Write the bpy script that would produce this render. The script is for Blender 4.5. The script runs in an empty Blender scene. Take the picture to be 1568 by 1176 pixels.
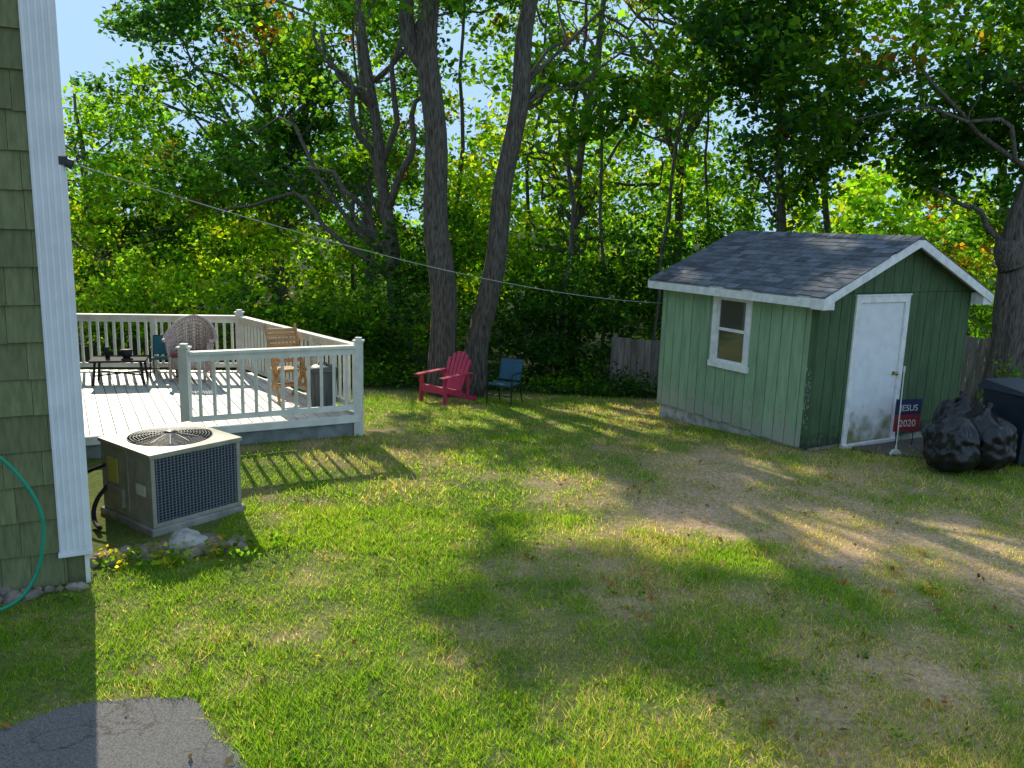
import bpy, math, random, bmesh
import numpy as np
from mathutils import Vector, Matrix, noise as mn
random.seed(7); rng=np.random.default_rng(11)
scene=bpy.context.scene
# ---------------------------------------------------------------- sun / sky / camera
EL=math.radians(31); AZ=math.radians(-26.7)
S=Vector((math.sin(AZ)*math.cos(EL),math.cos(AZ)*math.cos(EL),math.sin(EL)))
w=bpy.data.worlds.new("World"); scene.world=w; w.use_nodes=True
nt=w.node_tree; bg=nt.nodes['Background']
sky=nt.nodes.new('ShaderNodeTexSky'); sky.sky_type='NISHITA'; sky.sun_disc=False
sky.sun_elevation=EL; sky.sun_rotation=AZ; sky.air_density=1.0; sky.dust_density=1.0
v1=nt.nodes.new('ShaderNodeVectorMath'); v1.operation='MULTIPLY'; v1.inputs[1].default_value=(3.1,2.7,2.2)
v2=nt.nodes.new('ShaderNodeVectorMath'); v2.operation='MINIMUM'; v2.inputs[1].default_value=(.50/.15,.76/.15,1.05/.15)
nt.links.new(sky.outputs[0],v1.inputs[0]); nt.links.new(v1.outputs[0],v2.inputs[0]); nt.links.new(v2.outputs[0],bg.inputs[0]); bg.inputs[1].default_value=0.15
sl=bpy.data.lights.new("sun","SUN"); sl.energy=5.0; sl.angle=math.radians(0.5); sl.color=(1,0.92,0.72)
so=bpy.data.objects.new("sun",sl); scene.collection.objects.link(so)
so.rotation_euler=S.to_track_quat('Z','Y').to_euler()
cd=bpy.data.cameras.new("camera"); cam=bpy.data.objects.new("camera",cd); scene.collection.objects.link(cam)
cd.sensor_width=36; cd.lens=29.39; cd.clip_end=2000
P=math.radians(10.75); RO=math.radians(1.7)
F=Vector((0,math.cos(P),-math.sin(P))); U0=Vector((0,math.sin(P),math.cos(P))); R0=Vector((1,0,0))
Rc=R0*math.cos(RO)+U0*math.sin(RO); Uc=U0*math.cos(RO)-R0*math.sin(RO)
m=Matrix((( Rc.x,Uc.x,-F.x,0),(Rc.y,Uc.y,-F.y,0),(Rc.z,Uc.z,-F.z,2.9),(0,0,0,1)))
cam.matrix_world=m; scene.camera=cam
scene.view_settings.view_transform='Standard'; scene.view_settings.look='None'; scene.view_settings.exposure=0
# ---------------------------------------------------------------- noise
def vn(x,y,z=0.0,seed=0.0):
    x=np.asarray(x,float);y=np.asarray(y,float);z=np.asarray(z,float)+0*x
    ix,iy,iz=np.floor(x),np.floor(y),np.floor(z); fx,fy,fz=x-ix,y-iy,z-iz
    fx=fx*fx*(3-2*fx);fy=fy*fy*(3-2*fy);fz=fz*fz*(3-2*fz)
    def h(a,b,c):
        n=np.sin(a*127.1+b*311.7+c*74.7+seed*17.3)*43758.5453
        return n-np.floor(n)
    r=0
    for a in (0,1):
        for b in (0,1):
            for c in (0,1):
                r=r+h(ix+a,iy+b,iz+c)*(fx if a else 1-fx)*(fy if b else 1-fy)*(fz if c else 1-fz)
    return r
def fb(x,y,z=0.0,seed=0.0):
    x=np.asarray(x,float);y=np.asarray(y,float);z=np.asarray(z,float)+0*x
    return (vn(x,y,z,seed)+.5*vn(x*2.1,y*2.1,z*2.1,seed+3)+.25*vn(x*4.3,y*4.3,z*4.3,seed+5))/1.75
def sst(a,b,x):
    t=np.clip((x-a)/(b-a),0,1); return t*t*(3-2*t)
def gz(x,y):
    x=np.asarray(x,float);y=np.asarray(y,float)
    return -0.62*sst(10.2,19.5,y)*1.0+0.05*(fb(x*.5,y*.5,0,2)-.5)*sst(3,5,y)
# ---------------------------------------------------------------- materials
def mat(name,col,rough=.6,var=.15,scale=8,bump=0.0,bscale=40,metal=0,stretch=None,col2=None,spec=.4,dist=.02):
    m=bpy.data.materials.new(name); m.use_nodes=True; n=m.node_tree.nodes; l=m.node_tree.links
    b=n['Principled BSDF']; b.inputs['Roughness'].default_value=rough; b.inputs['Metallic'].default_value=metal
    b.inputs['Specular IOR Level'].default_value=spec
    tc=n.new('ShaderNodeTexCoord'); mp=n.new('ShaderNodeMapping'); l.new(tc.outputs['Object'],mp.inputs[0])
    if stretch: mp.inputs['Scale'].default_value=stretch
    t=n.new('ShaderNodeTexNoise'); t.inputs['Scale'].default_value=scale; t.inputs['Detail'].default_value=6; l.new(mp.outputs[0],t.inputs[0])
    r=n.new('ShaderNodeValToRGB'); l.new(t.outputs[0],r.inputs[0])
    c2=col2 if col2 else [max(0,c*(1-2*var)) for c in col]
    r.color_ramp.elements[0].position=.3; r.color_ramp.elements[0].color=(*c2,1)
    r.color_ramp.elements[1].position=.65; r.color_ramp.elements[1].color=(*[min(1,c*(1+var*.5)) for c in col],1)
    l.new(r.outputs[0],b.inputs['Base Color'])
    if bump:
        t2=n.new('ShaderNodeTexNoise'); t2.inputs['Scale'].default_value=bscale; t2.inputs['Detail'].default_value=5; l.new(mp.outputs[0],t2.inputs[0])
        bp=n.new('ShaderNodeBump'); bp.inputs['Strength'].default_value=bump; bp.inputs['Distance'].default_value=dist
        l.new(t2.outputs[0],bp.inputs['Height']); l.new(bp.outputs[0],b.inputs['Normal'])
    return m
def island_var(m,amt=.4):
    n=m.node_tree.nodes; l=m.node_tree.links; b=n['Principled BSDF']; g=n.new('ShaderNodeNewGeometry')
    src=b.inputs['Base Color'].links[0].from_socket
    mr=n.new('ShaderNodeMapRange'); mr.inputs[3].default_value=1-amt; mr.inputs[4].default_value=1+amt*.5
    l.new(g.outputs['Random Per Island'],mr.inputs[0])
    h=n.new('ShaderNodeHueSaturation'); l.new(mr.outputs[0],h.inputs['Value']); l.new(src,h.inputs['Color']); l.new(h.outputs[0],b.inputs['Base Color'])
    return m
def zdirt(m,z0,z1,col,thr=.5,sc=9,wid=.2):
    """weathered / dirty paint towards the ground"""
    n=m.node_tree.nodes; l=m.node_tree.links; b=n['Principled BSDF']
    src=b.inputs['Base Color'].links[0].from_socket
    tc=n.new('ShaderNodeTexCoord'); sx=n.new('ShaderNodeSeparateXYZ'); l.new(tc.outputs['Object'],sx.inputs[0])
    mr=n.new('ShaderNodeMapRange'); mr.inputs[1].default_value=z0; mr.inputs[2].default_value=z1; mr.inputs[3].default_value=.55; mr.inputs[4].default_value=0
    l.new(sx.outputs[2],mr.inputs[0])
    t=n.new('ShaderNodeTexNoise'); t.inputs['Scale'].default_value=sc; t.inputs['Detail'].default_value=7; l.new(tc.outputs['Object'],t.inputs[0])
    a=n.new('ShaderNodeMath'); a.operation='ADD'; l.new(mr.outputs[0],a.inputs[0]); l.new(t.outputs[0],a.inputs[1])
    r=n.new('ShaderNodeValToRGB'); r.color_ramp.elements[0].position=thr+.15; r.color_ramp.elements[1].position=thr+.15+wid; l.new(a.outputs[0],r.inputs[0])
    mx=n.new('ShaderNodeMixRGB'); l.new(r.outputs[0],mx.inputs[0]); l.new(src,mx.inputs[1]); mx.inputs[2].default_value=(*col,1)
    l.new(mx.outputs[0],b.inputs['Base Color']); return m
def leafmat(name,trans=.5,tmul=(2.0,2.0,.9)):
    m=bpy.data.materials.new(name); m.use_nodes=True; n=m.node_tree.nodes; l=m.node_tree.links
    n.remove(n['Principled BSDF']); out=n['Material Output']
    a=n.new('ShaderNodeAttribute'); a.attribute_name='col'
    d=n.new('ShaderNodeBsdfDiffuse'); t=n.new('ShaderNodeBsdfTranslucent')
    mu=n.new('ShaderNodeMixRGB'); mu.blend_type='MULTIPLY'; mu.inputs[0].default_value=1; mu.inputs[2].default_value=(*tmul,1)
    l.new(a.outputs['Color'],d.inputs[0]); l.new(a.outputs['Color'],mu.inputs[1]); l.new(mu.outputs[0],t.inputs[0])
    x=n.new('ShaderNodeMixShader'); x.inputs[0].default_value=trans; l.new(d.outputs[0],x.inputs[1]); l.new(t.outputs[0],x.inputs[2])
    l.new(x.outputs[0],out.inputs[0])
    return m
LEAF=leafmat("leaf_foliage",.60,(4.0,4.1,.9)); GRASS=leafmat("grass_blades",.52,(2.7,2.7,1.0)); LITTER=leafmat("dry_leaf",.15,(1,1,1))
BARK=mat("oak_bark",(.17,.145,.12),.95,.3,9,1.0,11,stretch=(4.5,4.5,.55),col2=(.035,.03,.025),dist=.05)
# ---------------------------------------------------------------- builder
class Bd:
    def __init__(s): s.v=[];s.f=[];s.m=[]
    def add(s,vs,fs,mi=0):
        o=len(s.v); s.v+= [tuple(v) for v in vs]
        for f in fs: s.f.append(tuple(i+o for i in f)); s.m.append(mi)
    def hexa(s,p,mi=0):
        s.add(p,[(3,2,1,0),(4,5,6,7),(0,1,5,4),(1,2,6,5),(2,3,7,6),(3,0,4,7)],mi)
    def box(s,x0,x1,y0,y1,z0,z1,mi=0,M=None):
        p=[Vector(q) for q in ((x0,y0,z0),(x1,y0,z0),(x1,y1,z0),(x0,y1,z0),(x0,y0,z1),(x1,y0,z1),(x1,y1,z1),(x0,y1,z1))]
        if M: p=[M@q for q in p]
        s.hexa(p,mi)
    def beam(s,a,b,wd,h,mi=0,up=(0,0,1)):
        a=Vector(a);b=Vector(b);d=(b-a).normalized(); up=Vector(up)
        if abs(d.dot(up))>.98: up=Vector((1,0,0))
        r=d.cross(up).normalized(); u=r.cross(d); r=r*wd/2; u=u*h/2
        s.hexa([a-r-u,a+r-u,b+r-u,b-r-u,a-r+u,a+r+u,b+r+u,b-r+u],mi)
    def tube(s,pts,rad,n=8,mi=0,cap=True,lump=0):
        pts=[Vector(p) for p in pts]; N=len(pts); o=len(s.v)
        if not hasattr(rad,'__len__'): rad=[rad]*N
        ref=Vector((.3,.9,.1))
        for i,p in enumerate(pts):
            d=(pts[min(i+1,N-1)]-pts[max(i-1,0)]).normalized()
            r=d.cross(ref)
            if r.length<.1: r=d.cross(Vector((1,0,0)))
            r.normalize(); u=d.cross(r)
            for k in range(n):
                a=2*math.pi*k/n; q=rad[i]
                if lump: q*=1+lump*(mn.noise(Vector((p.x*.7+math.cos(a)*1.7,p.y+math.sin(a)*1.7,p.z*.5))))+.03*math.sin(a*9+p.z*.6)
                s.v.append(tuple(p+(r*math.cos(a)+u*math.sin(a))*q))
        for i in range(N-1):
            for k in range(n):
                k2=(k+1)%n; s.f.append((o+i*n+k,o+i*n+k2,o+(i+1)*n+k2,o+(i+1)*n+k)); s.m.append(mi)
        if cap:
            s.f.append(tuple(o+k for k in range(n))[::-1]); s.m.append(mi)
            s.f.append(tuple(o+(N-1)*n+k for k in range(n))); s.m.append(mi)
    def prism(s,poly,z0,z1,mi=0):
        n=len(poly); vs=[(x,y,z0) for x,y in poly]+[(x,y,z1) for x,y in poly]
        s.add(vs,[tuple(range(n))[::-1],tuple(range(n,2*n))]+[(i,(i+1)%n,n+(i+1)%n,n+i) for i in range(n)],mi)
    def obj(s,name,mats,parent=None,smooth=False,bevel=0,loc=None,rot=None):
        me=bpy.data.meshes.new(name); me.from_pydata(s.v,[],s.f)
        for q in (mats if isinstance(mats,(list,tuple)) else [mats]): me.materials.append(q)
        me.polygons.foreach_set('material_index',s.m)
        if smooth: me.polygons.foreach_set('use_smooth',[True]*len(s.f))
        me.update(); o=bpy.data.objects.new(name,me); scene.collection.objects.link(o)
        if parent: o.parent=parent
        if loc: o.location=loc
        if rot is not None: o.rotation_euler=(0,0,rot)
        if bevel:
            b=o.modifiers.new('bevel','BEVEL'); b.width=bevel; b.segments=2; b.limit_method='ANGLE'
        return o
def empty(name,loc=(0,0,0),rz=0,sc=1):
    e=bpy.data.objects.new(name,None); scene.collection.objects.link(e); e.location=loc; e.rotation_euler=(0,0,rz); e.scale=(sc,sc,sc); e.empty_display_size=.2; return e
def npmesh(name,V,Fc,k,COL,mt,parent=None):
    me=bpy.data.meshes.new(name); nv=len(V); nf=nv//k
    me.vertices.add(nv); me.vertices.foreach_set('co',V.astype(np.float32).ravel())
    me.loops.add(nv); me.loops.foreach_set('vertex_index',np.arange(nv,dtype=np.int32))
    me.polygons.add(nf); me.polygons.foreach_set('loop_start',(np.arange(nf)*k).astype(np.int32))
    try: me.polygons.foreach_set('loop_total',np.full(nf,k,dtype=np.int32))
    except Exception: pass
    a=me.color_attributes.new('col','FLOAT_COLOR','POINT')
    c=np.ones((nv,4),np.float32); c[:,:3]=COL; a.data.foreach_set('color',c.ravel())
    me.materials.append(mt); me.update(calc_edges=True)
    o=bpy.data.objects.new(name,me); scene.collection.objects.link(o)
    if parent: o.parent=parent
    return o
# ---------------------------------------------------------------- chosen sunlit patches on the lawn (crown leaves shading them are left out)
def litmask(x,y):
    n=fb(x*.55,y*.8,0,31); n2=fb(x*1.3,y*1.7,0,41); q=n*.55+n2*.45
    top=10.7-.38*(x+1.8)+(n2-.5)*1.8
    low=7.1-.18*x
    A=(y<top)&(y>low)&(q>.38)
    L=(y<=low)&(x<-.3)&(q>.455)
    Bq=(y<=low)&(x>=-.3)&(q>.51)
    T=(y>=top)&(q>.59)
    D=(x<-1.9+(n-.5)*.6)&(y>6.8)
    return A|L|Bq|T|D
def hitslit(p):
    t=np.maximum(p[:,2],0)/S.z; gx=p[:,0]-S.x*t; gy=p[:,1]-S.y*t
    return litmask(gx,gy)&(gx>-9)&(gx<8.5)&(gy>2.0)&(gy<16)&(p[:,2]>1.8)
def leaves(name,C,R,COL,n,size,parent=None,flat=.65,mt=None,mask=True,droop=.3,keep=1.0,wdt=.33):
    C=np.asarray(C,float);R=np.asarray(R,float);COL=np.asarray(COL,float)
    K=len(C)*n
    c=np.repeat(C,n,0); r=np.repeat(R,n); col=np.repeat(COL,n,0)
    o=rng.normal(size=(K,3)); o/=np.linalg.norm(o,axis=1)[:,None]+1e-9
    o*=(rng.random(K)**.45)[:,None]; o[:,2]*=flat
    p=c+o*r[:,None]
    if mask:
        rej=hitslit(p)
        p=p[~rej]; col=col[~rej]; K=len(p)
    nrm=rng.normal(size=(K,3))*.75; nrm[:,2]+=.75; nrm/=np.linalg.norm(nrm,axis=1)[:,None]
    a=rng.normal(size=(K,3)); a[:,2]-=droop; a-=nrm*np.sum(a*nrm,1)[:,None]; a/=np.linalg.norm(a,axis=1)[:,None]+1e-9
    b=np.cross(nrm,a); s=size*(.6+.8*rng.random(K))[:,None]
    V=np.empty((K,4,3)); V[:,0]=p-a*s*.5; V[:,1]=p+b*s*wdt+nrm*s*.08; V[:,2]=p+a*s*.5; V[:,3]=p-b*s*wdt+nrm*s*.08
    cc=col*(.6+.8*rng.random((K,1)))*(1+.12*rng.normal(size=(K,3))); cc=np.clip(cc,.004,.6)
    return npmesh(name,V.reshape(-1,3),None,4,np.repeat(cc,4,0),mt or LEAF,parent)
PAL={'dark':(.030,.074,.022),'blue':(.036,.085,.048),'mid':(.060,.122,.020),'lime':(.12,.20,.022),'yel':(.20,.24,.028),'gold':(.28,.21,.03),'org':(.22,.11,.025),'red':(.11,.055,.02)}
def clumps(ell,N,pal,thr=.42,seed=0,zmin=None,zmax=None,shell=.5,rr=(.35,.8),extra=None):
    cx,cy,cz,rx,ry,rz=ell; out=[];R=[];CO=[]
    names=[a for a,_ in pal]; wts=np.array([b for _,b in pal],float); wts/=wts.sum(); cum=np.cumsum(wts)
    tries=0
    while len(out)<N and tries<60:
        tries+=1
        q=rng.normal(size=(N*2,3)); q/=np.linalg.norm(q,axis=1)[:,None]; q*=(shell+(1-shell)*rng.random(N*2))[:,None]**.7
        p=np.array([cx,cy,cz])+q*np.array([rx,ry,rz])
        k=fb(p[:,0]*.45,p[:,1]*.45,p[:,2]*.55,seed)>thr
        if zmin is not None: k&=p[:,2]>zmin+rng.normal(size=len(p))*.3
        if zmax is not None: k&=p[:,2]<zmax
        p=p[k]
        sel=fb(p[:,0]*.33,p[:,1]*.33,p[:,2]*.4,seed+50); sel=np.clip((sel-.25)/.5+rng.normal(size=len(p))*.16,0,.9999)
        for i in range(len(p)):
            if len(out)>=N: break
            out.append(p[i]); R.append(random.uniform(*rr)); CO.append(PAL[names[int(np.searchsorted(cum,sel[i]))]])
    return np.array(out),np.array(R),np.array(CO)
def limb(b,p0,p1,r0,r1,n=7,wob=.12,rise=.12,sides=7):
    p0=Vector(p0);p1=Vector(p1);L=(p1-p0).length; pts=[];rs=[]; sd=random.random()*50
    for i in range(n+1):
        t=i/n; p=p0.lerp(p1,t); e=math.sin(math.pi*t)
        p+=Vector((mn.noise(Vector((t*3,sd,0))),mn.noise(Vector((t*3,sd,7))),mn.noise(Vector((t*3,sd,14)))))*L*wob*e*2
        p.z+=e*L*rise; pts.append(p); rs.append(r0+(r1-r0)*t)
    b.tube(pts,rs,sides,0,cap=True); return pts,rs
def tree(name,trunk,r0,r1,C,R,CO,n,size,nl=16,start=.35,rl=.09,extra=[],mask=True,subs=3,flare=1.35,lump=.25,sides=20):
    e=empty(name,(0,0,0)); b=Bd()
    if mask:
        ok=~hitslit(C); C,R,CO=C[ok],R[ok],CO[ok]
    T=[Vector(p) for p in trunk]; pts=[]
    for i in range(len(T)-1):
        for k in range(5): pts.append(T[i].lerp(T[i+1],k/5))
    pts.append(T[-1]); N=len(pts)
    for i,p in enumerate(pts[1:-1]): p.x+=.04*math.sin(i*.9+r0*40); p.y+=.04*math.cos(i*.7)
    rs=[(r0+(r1-r0)*i/(N-1))*(1+(flare-1)*max(0,1-i/2.5)) for i in range(N)]
    b.tube(pts,rs,sides,0,lump=lump)
    for a in extra:
        limb(b,a[0],a[1],a[2],a[3],9,.08,a[4] if len(a)>4 else .08,10)
    idx=rng.choice(len(C),min(nl,len(C)),replace=False)
    for i in idx:
        c=Vector(C[i]); cand=[k for k in range(int(N*start),N) if pts[k].z<c.z-.3]
        k=max(cand,key=lambda j:-abs((c.z-pts[j].z)-(c-pts[j]).length*.5)) if cand else int(N*start)
        lp,lr=limb(b,pts[k],c,min(rl,rs[k]*.7),.012,8)
        for s_ in range(subs):
            j=random.randint(3,7); d=np.linalg.norm(C-np.array(lp[j]),axis=1); near=np.argsort(d)[:14]
            if len(near)<4: continue
            q=C[int(near[random.randint(2,min(13,len(near)-1))])]
            limb(b,lp[j],q,lr[j]*.6,.006,5,.15,.08,5)
    b.obj("trunk_and_limbs",BARK,e,True)
    leaves("crown",C,R,CO,n,size,e,mask=mask)
    return e
def cat(*L): return tuple(np.concatenate([l[i] for l in L]) for i in range(3))
# ---------------------------------------------------------------- GROUND
DECK=[(-2.05,11.2),(-4.69,14.26),(-7.55,13.85),(-5.12,9.55)]
PATIO=[(-7,4.0),(-4.2,4.05),(-3.3,4.15),(-2.84,4.27),(-2.62,4.50),(-2.4,4.60),(-1.9,4.66),(-1.80,4.56),(-1.66,4.36),(-1.60,4.26),(-1.42,4.12),(-1.34,3.95),(-1.1,3.6),(-.9,3.0),(-.8,0),(-.7,-6),(-7,-6)]
def inpoly(x,y,poly):
    r=np.zeros(x.shape,bool); n=len(poly)
    for i in range(n):
        x1,y1=poly[i];x2,y2=poly[(i+1)%n]
        c=((y1>y)!=(y2>y))&(x<(x2-x1)*(y-y1)/((y2-y1)+1e-12)+x1); r^=c
    return r
def bare(x,y):
    d=np.abs(y-(8.7-.42*(x-1.2)))/(.72+.08*np.maximum(x,0)); a=np.exp(-d*d)*sst(-1.0,1.6,x)
    d2=np.exp(-(((x-2.6)/.6)**2+((y-9.9)/1.0)**2)); d3=np.exp(-(((x-3.0)/1.8)**2+((y-5.2)/.5)**2))*.55
    n=fb(x*1.1,y*1.1,0,9); n2=fb(x*3.1,y*3.1,0,19)
    return np.clip(np.maximum(np.maximum(a,d2*.8),d3)*.95+(n-.5)*1.3+(n2-.5)*1.1-.04,0,1)
def dry(x,y): return np.clip((fb(x*.9,y*.9,0,15)-.40)*2.2+(fb(x*3.5,y*3.5,0,16)-.5)*1.5+.32*sst(-1,2,x)-.4*sst(-.8,-3.0,x),0,1)
xs=np.concatenate([-np.geomspace(400,9.2,22),np.arange(-9,12,.12),np.geomspace(12.2,400,22)])
ys=np.concatenate([-np.geomspace(300,2,14),np.arange(-1,2.5,.5),np.arange(3,19,.12),np.arange(19.2,30,.6),np.geomspace(31,600,22)])
X,Y=np.meshgrid(xs,ys); Z=gz(X,Y)
nx,ny=len(xs),len(ys); V=np.stack([X,Y,Z],-1).reshape(-1,3)
me=bpy.data.meshes.new("lawn"); I=np.arange(nx*ny).reshape(ny,nx)
Fq=np.stack([I[:-1,:-1],I[:-1,1:],I[1:,1:],I[1:,:-1]],-1).reshape(-1,4)
me.vertices.add(len(V)); me.vertices.foreach_set('co',V.astype(np.float32).ravel())
me.loops.add(Fq.size); me.loops.foreach_set('vertex_index',Fq.astype(np.int32).ravel())
me.polygons.add(len(Fq)); me.polygons.foreach_set('loop_start',(np.arange(len(Fq))*4).astype(np.int32))
me.update(calc_edges=True)
bx,dx_=bare(V[:,0],V[:,1])[:,None],dry(V[:,0],V[:,1])[:,None]
g1=np.array([.14,.18,.045]);g2=np.array([.34,.27,.13]);g3=np.array([.60,.40,.26])
col=(g1*(1-dx_)+g2*dx_); col=col*(1-bx)+g3*bx
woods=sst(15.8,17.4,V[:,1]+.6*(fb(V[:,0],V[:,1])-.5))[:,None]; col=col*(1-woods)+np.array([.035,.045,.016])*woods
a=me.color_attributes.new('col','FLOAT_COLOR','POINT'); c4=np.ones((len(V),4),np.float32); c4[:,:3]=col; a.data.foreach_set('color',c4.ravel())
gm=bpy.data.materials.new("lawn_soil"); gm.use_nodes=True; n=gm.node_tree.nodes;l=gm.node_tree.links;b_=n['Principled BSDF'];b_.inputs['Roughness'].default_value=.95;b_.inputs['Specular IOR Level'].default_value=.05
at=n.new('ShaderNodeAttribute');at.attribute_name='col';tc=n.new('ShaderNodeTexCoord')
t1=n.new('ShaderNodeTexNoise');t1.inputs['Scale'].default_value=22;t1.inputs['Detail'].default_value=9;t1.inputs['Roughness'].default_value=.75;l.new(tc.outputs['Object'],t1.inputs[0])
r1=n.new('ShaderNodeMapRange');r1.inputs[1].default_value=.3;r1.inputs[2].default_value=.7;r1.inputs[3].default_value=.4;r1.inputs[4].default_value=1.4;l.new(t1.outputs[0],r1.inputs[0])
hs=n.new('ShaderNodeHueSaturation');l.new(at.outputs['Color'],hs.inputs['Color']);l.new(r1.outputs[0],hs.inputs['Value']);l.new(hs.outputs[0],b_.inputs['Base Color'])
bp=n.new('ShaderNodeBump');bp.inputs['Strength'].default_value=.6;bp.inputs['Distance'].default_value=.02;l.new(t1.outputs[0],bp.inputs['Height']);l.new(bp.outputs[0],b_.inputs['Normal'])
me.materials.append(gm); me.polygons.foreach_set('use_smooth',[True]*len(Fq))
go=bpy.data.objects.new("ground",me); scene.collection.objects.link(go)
ST=math.radians(30); SH=(4.03,11.03); SW,SL=3.25,3.15
def inshed(x,y,mg=.0):
    u=(x-SH[0])*math.cos(ST)+(y-SH[1])*math.sin(ST); v=-(x-SH[0])*math.sin(ST)+(y-SH[1])*math.cos(ST)
    return (u>-mg)&(u<SW+mg)&(v>-mg)&(v<SL+mg)
def grass(N,y0,y1,wd,ht,xm=.68):
    yy=y0+(y1-y0)*rng.random(N)**1.1; xx=(rng.random(N)*2-1)*(yy*xm+.6)
    b=bare(xx,yy); ok=~inpoly(xx,yy,[(px+.0,py-.03) for px,py in PATIO])&~inpoly(xx,yy,DECK)&~inshed(xx,yy)
    ok&=rng.random(N)>b*.72
    ok&=~((xx<-3.33-(yy-6.27)*.543)&(yy>6.2)&(xx>-9))&~((yy>6.27+(xx+3.33)*.543)&(xx<-3.3))
    ok&=~((np.abs(xx+3.35)<.6)&(np.abs(yy-7.75)<.85))
    ok&=(fb(xx*3,yy*3,0,77)>.36)|(rng.random(N)<.38)
    xx,yy,b=xx[ok],yy[ok],b[ok]; K=len(xx); z=gz(xx,yy)
    d=dry(xx,yy); an=rng.random(K)*6.283; h=ht*(.45+rng.random(K))*(1-.55*b)*(1+1.3*(fb(xx*2.4,yy*2.4,0,8)-.5)); lean=rng.normal(size=(K,2))*.6*h[:,None]
    V=np.empty((K,3,3)); cx,cy=np.cos(an)*wd/2,np.sin(an)*wd/2
    V[:,0]=np.stack([xx-cx,yy-cy,z-.004],1);V[:,1]=np.stack([xx+cx,yy+cy,z-.004],1);V[:,2]=np.stack([xx+lean[:,0],yy+lean[:,1],z+h],1)
    G=np.array([.13,.24,.026]);G2=np.array([.24,.35,.035]);ST_=np.array([.52,.42,.22])
    u=np.clip(rng.random((K,1))*.7+(fb(xx*1.7,yy*1.7,0,44)[:,None]-.35)*1.0,0,1); gcol=G*(1-u)+G2*u
    s=(rng.random(K)<(.05+.48*d+.45*b))[:,None]; c=np.where(s,ST_*(.55+.65*rng.random((K,1))),gcol)
    c=c*(.7+.6*rng.random((K,1)))
    return V.reshape(-1,3),np.repeat(c,3,0)
A1=grass(190000,3.6,8.2,.007,.044); A2=grass(160000,7.0,16.6,.012,.045)
go2=npmesh("blades",np.concatenate([A1[0],A2[0]]),None,3,np.concatenate([A1[1],A2[1]]),GRASS); go2.name="lawn_grass"
tc_=np.array([(random.uniform(-.6,.62)*yy,yy) for yy in [random.uniform(3.8,14.5) for _ in range(700)]])
ok=~inpoly(tc_[:,0],tc_[:,1],PATIO)&~inpoly(tc_[:,0],tc_[:,1],DECK)&~inshed(tc_[:,0],tc_[:,1],.1)&(bare(tc_[:,0],tc_[:,1])<.5)&~((tc_[:,1]>6+(tc_[:,0]+3.33)*.543)&(tc_[:,0]<-2.4))
tc_=tc_[ok]
cz=np.stack([tc_[:,0],tc_[:,1],gz(tc_[:,0],tc_[:,1])+.02],1)
leaves("weeds",cz,np.array([random.uniform(.05,.15) for _ in cz]),np.array([random.choice([(.09,.17,.03),(.18,.26,.04),(.22,.24,.04),(.13,.2,.03),(.34,.2,.06) if q[0]>0 else (.12,.2,.03)]) for q in cz]),18,.036,flat=.4,mt=GRASS,mask=False,wdt=.2)
N=900; yy=3.6+13*rng.random(N)**1.2; xx=(rng.random(N)*2-1)*(yy*.66); ok=~inpoly(xx,yy,DECK)&~inshed(xx,yy)&~((yy>6.2+(xx+3.33)*.543)&(xx<-3.3))&(rng.random(N)<.25+.75*sst(-1,2,xx)); xx,yy=xx[ok],yy[ok]
fc=np.array([[(.34,.21,.10),(.28,.15,.07),(.42,.31,.18),(.34,.13,.05),(.40,.28,.08)][i] for i in rng.integers(0,5,len(xx))])
leaves("fallen_leaves",np.stack([xx,yy,gz(xx,yy)+.028],1),np.full(len(xx),.02),fc,1,.055,flat=.3,mt=LITTER,mask=False,wdt=.3)
# ---------------------------------------------------------------- PATIO (old asphalt)
am=mat("old_asphalt",(.20,.185,.175),.92,.28,90,.5,150,dist=.006)
n=am.node_tree.nodes;l=am.node_tree.links
tc=n.new('ShaderNodeTexCoord');nz=n.new('ShaderNodeTexNoise');nz.inputs['Scale'].default_value=3.5;nz.inputs['Detail'].default_value=8;nz.inputs['Roughness'].default_value=.7;l.new(tc.outputs['Object'],nz.inputs[0])
mx=n.new('ShaderNodeMixRGB');mx.inputs[0].default_value=.22;l.new(tc.outputs['Object'],mx.inputs[1]);l.new(nz.outputs['Color'],mx.inputs[2])
vo=n.new('ShaderNodeTexVoronoi');vo.feature='DISTANCE_TO_EDGE';vo.inputs['Scale'].default_value=4.2;l.new(mx.outputs[0],vo.inputs[0])
rp=n.new('ShaderNodeValToRGB');rp.color_ramp.elements[0].position=.002;rp.color_ramp.elements[0].color=(.42,.38,.3,1);rp.color_ramp.elements[1].position=.018;l.new(vo.outputs['Distance'],rp.inputs[0])
nz2=n.new('ShaderNodeTexNoise');nz2.inputs['Scale'].default_value=1.9;l.new(tc.outputs['Object'],nz2.inputs[0])
rq=n.new('ShaderNodeValToRGB');rq.color_ramp.elements[0].position=.44;rq.color_ramp.elements[0].color=(0,0,0,1);rq.color_ramp.elements[1].position=.58;l.new(nz2.outputs[0],rq.inputs[0])
mm=n.new('ShaderNodeMixRGB');mm.blend_type='MULTIPLY';l.new(rq.outputs[0],mm.inputs[0]);bs=n['Principled BSDF'];src=bs.inputs['Base Color'].links[0].from_socket;l.new(src,mm.inputs[1]);l.new(rp.outputs[0],mm.inputs[2]);l.new(mm.outputs[0],bs.inputs['Base Color'])
b=Bd(); pp=[]
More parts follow.
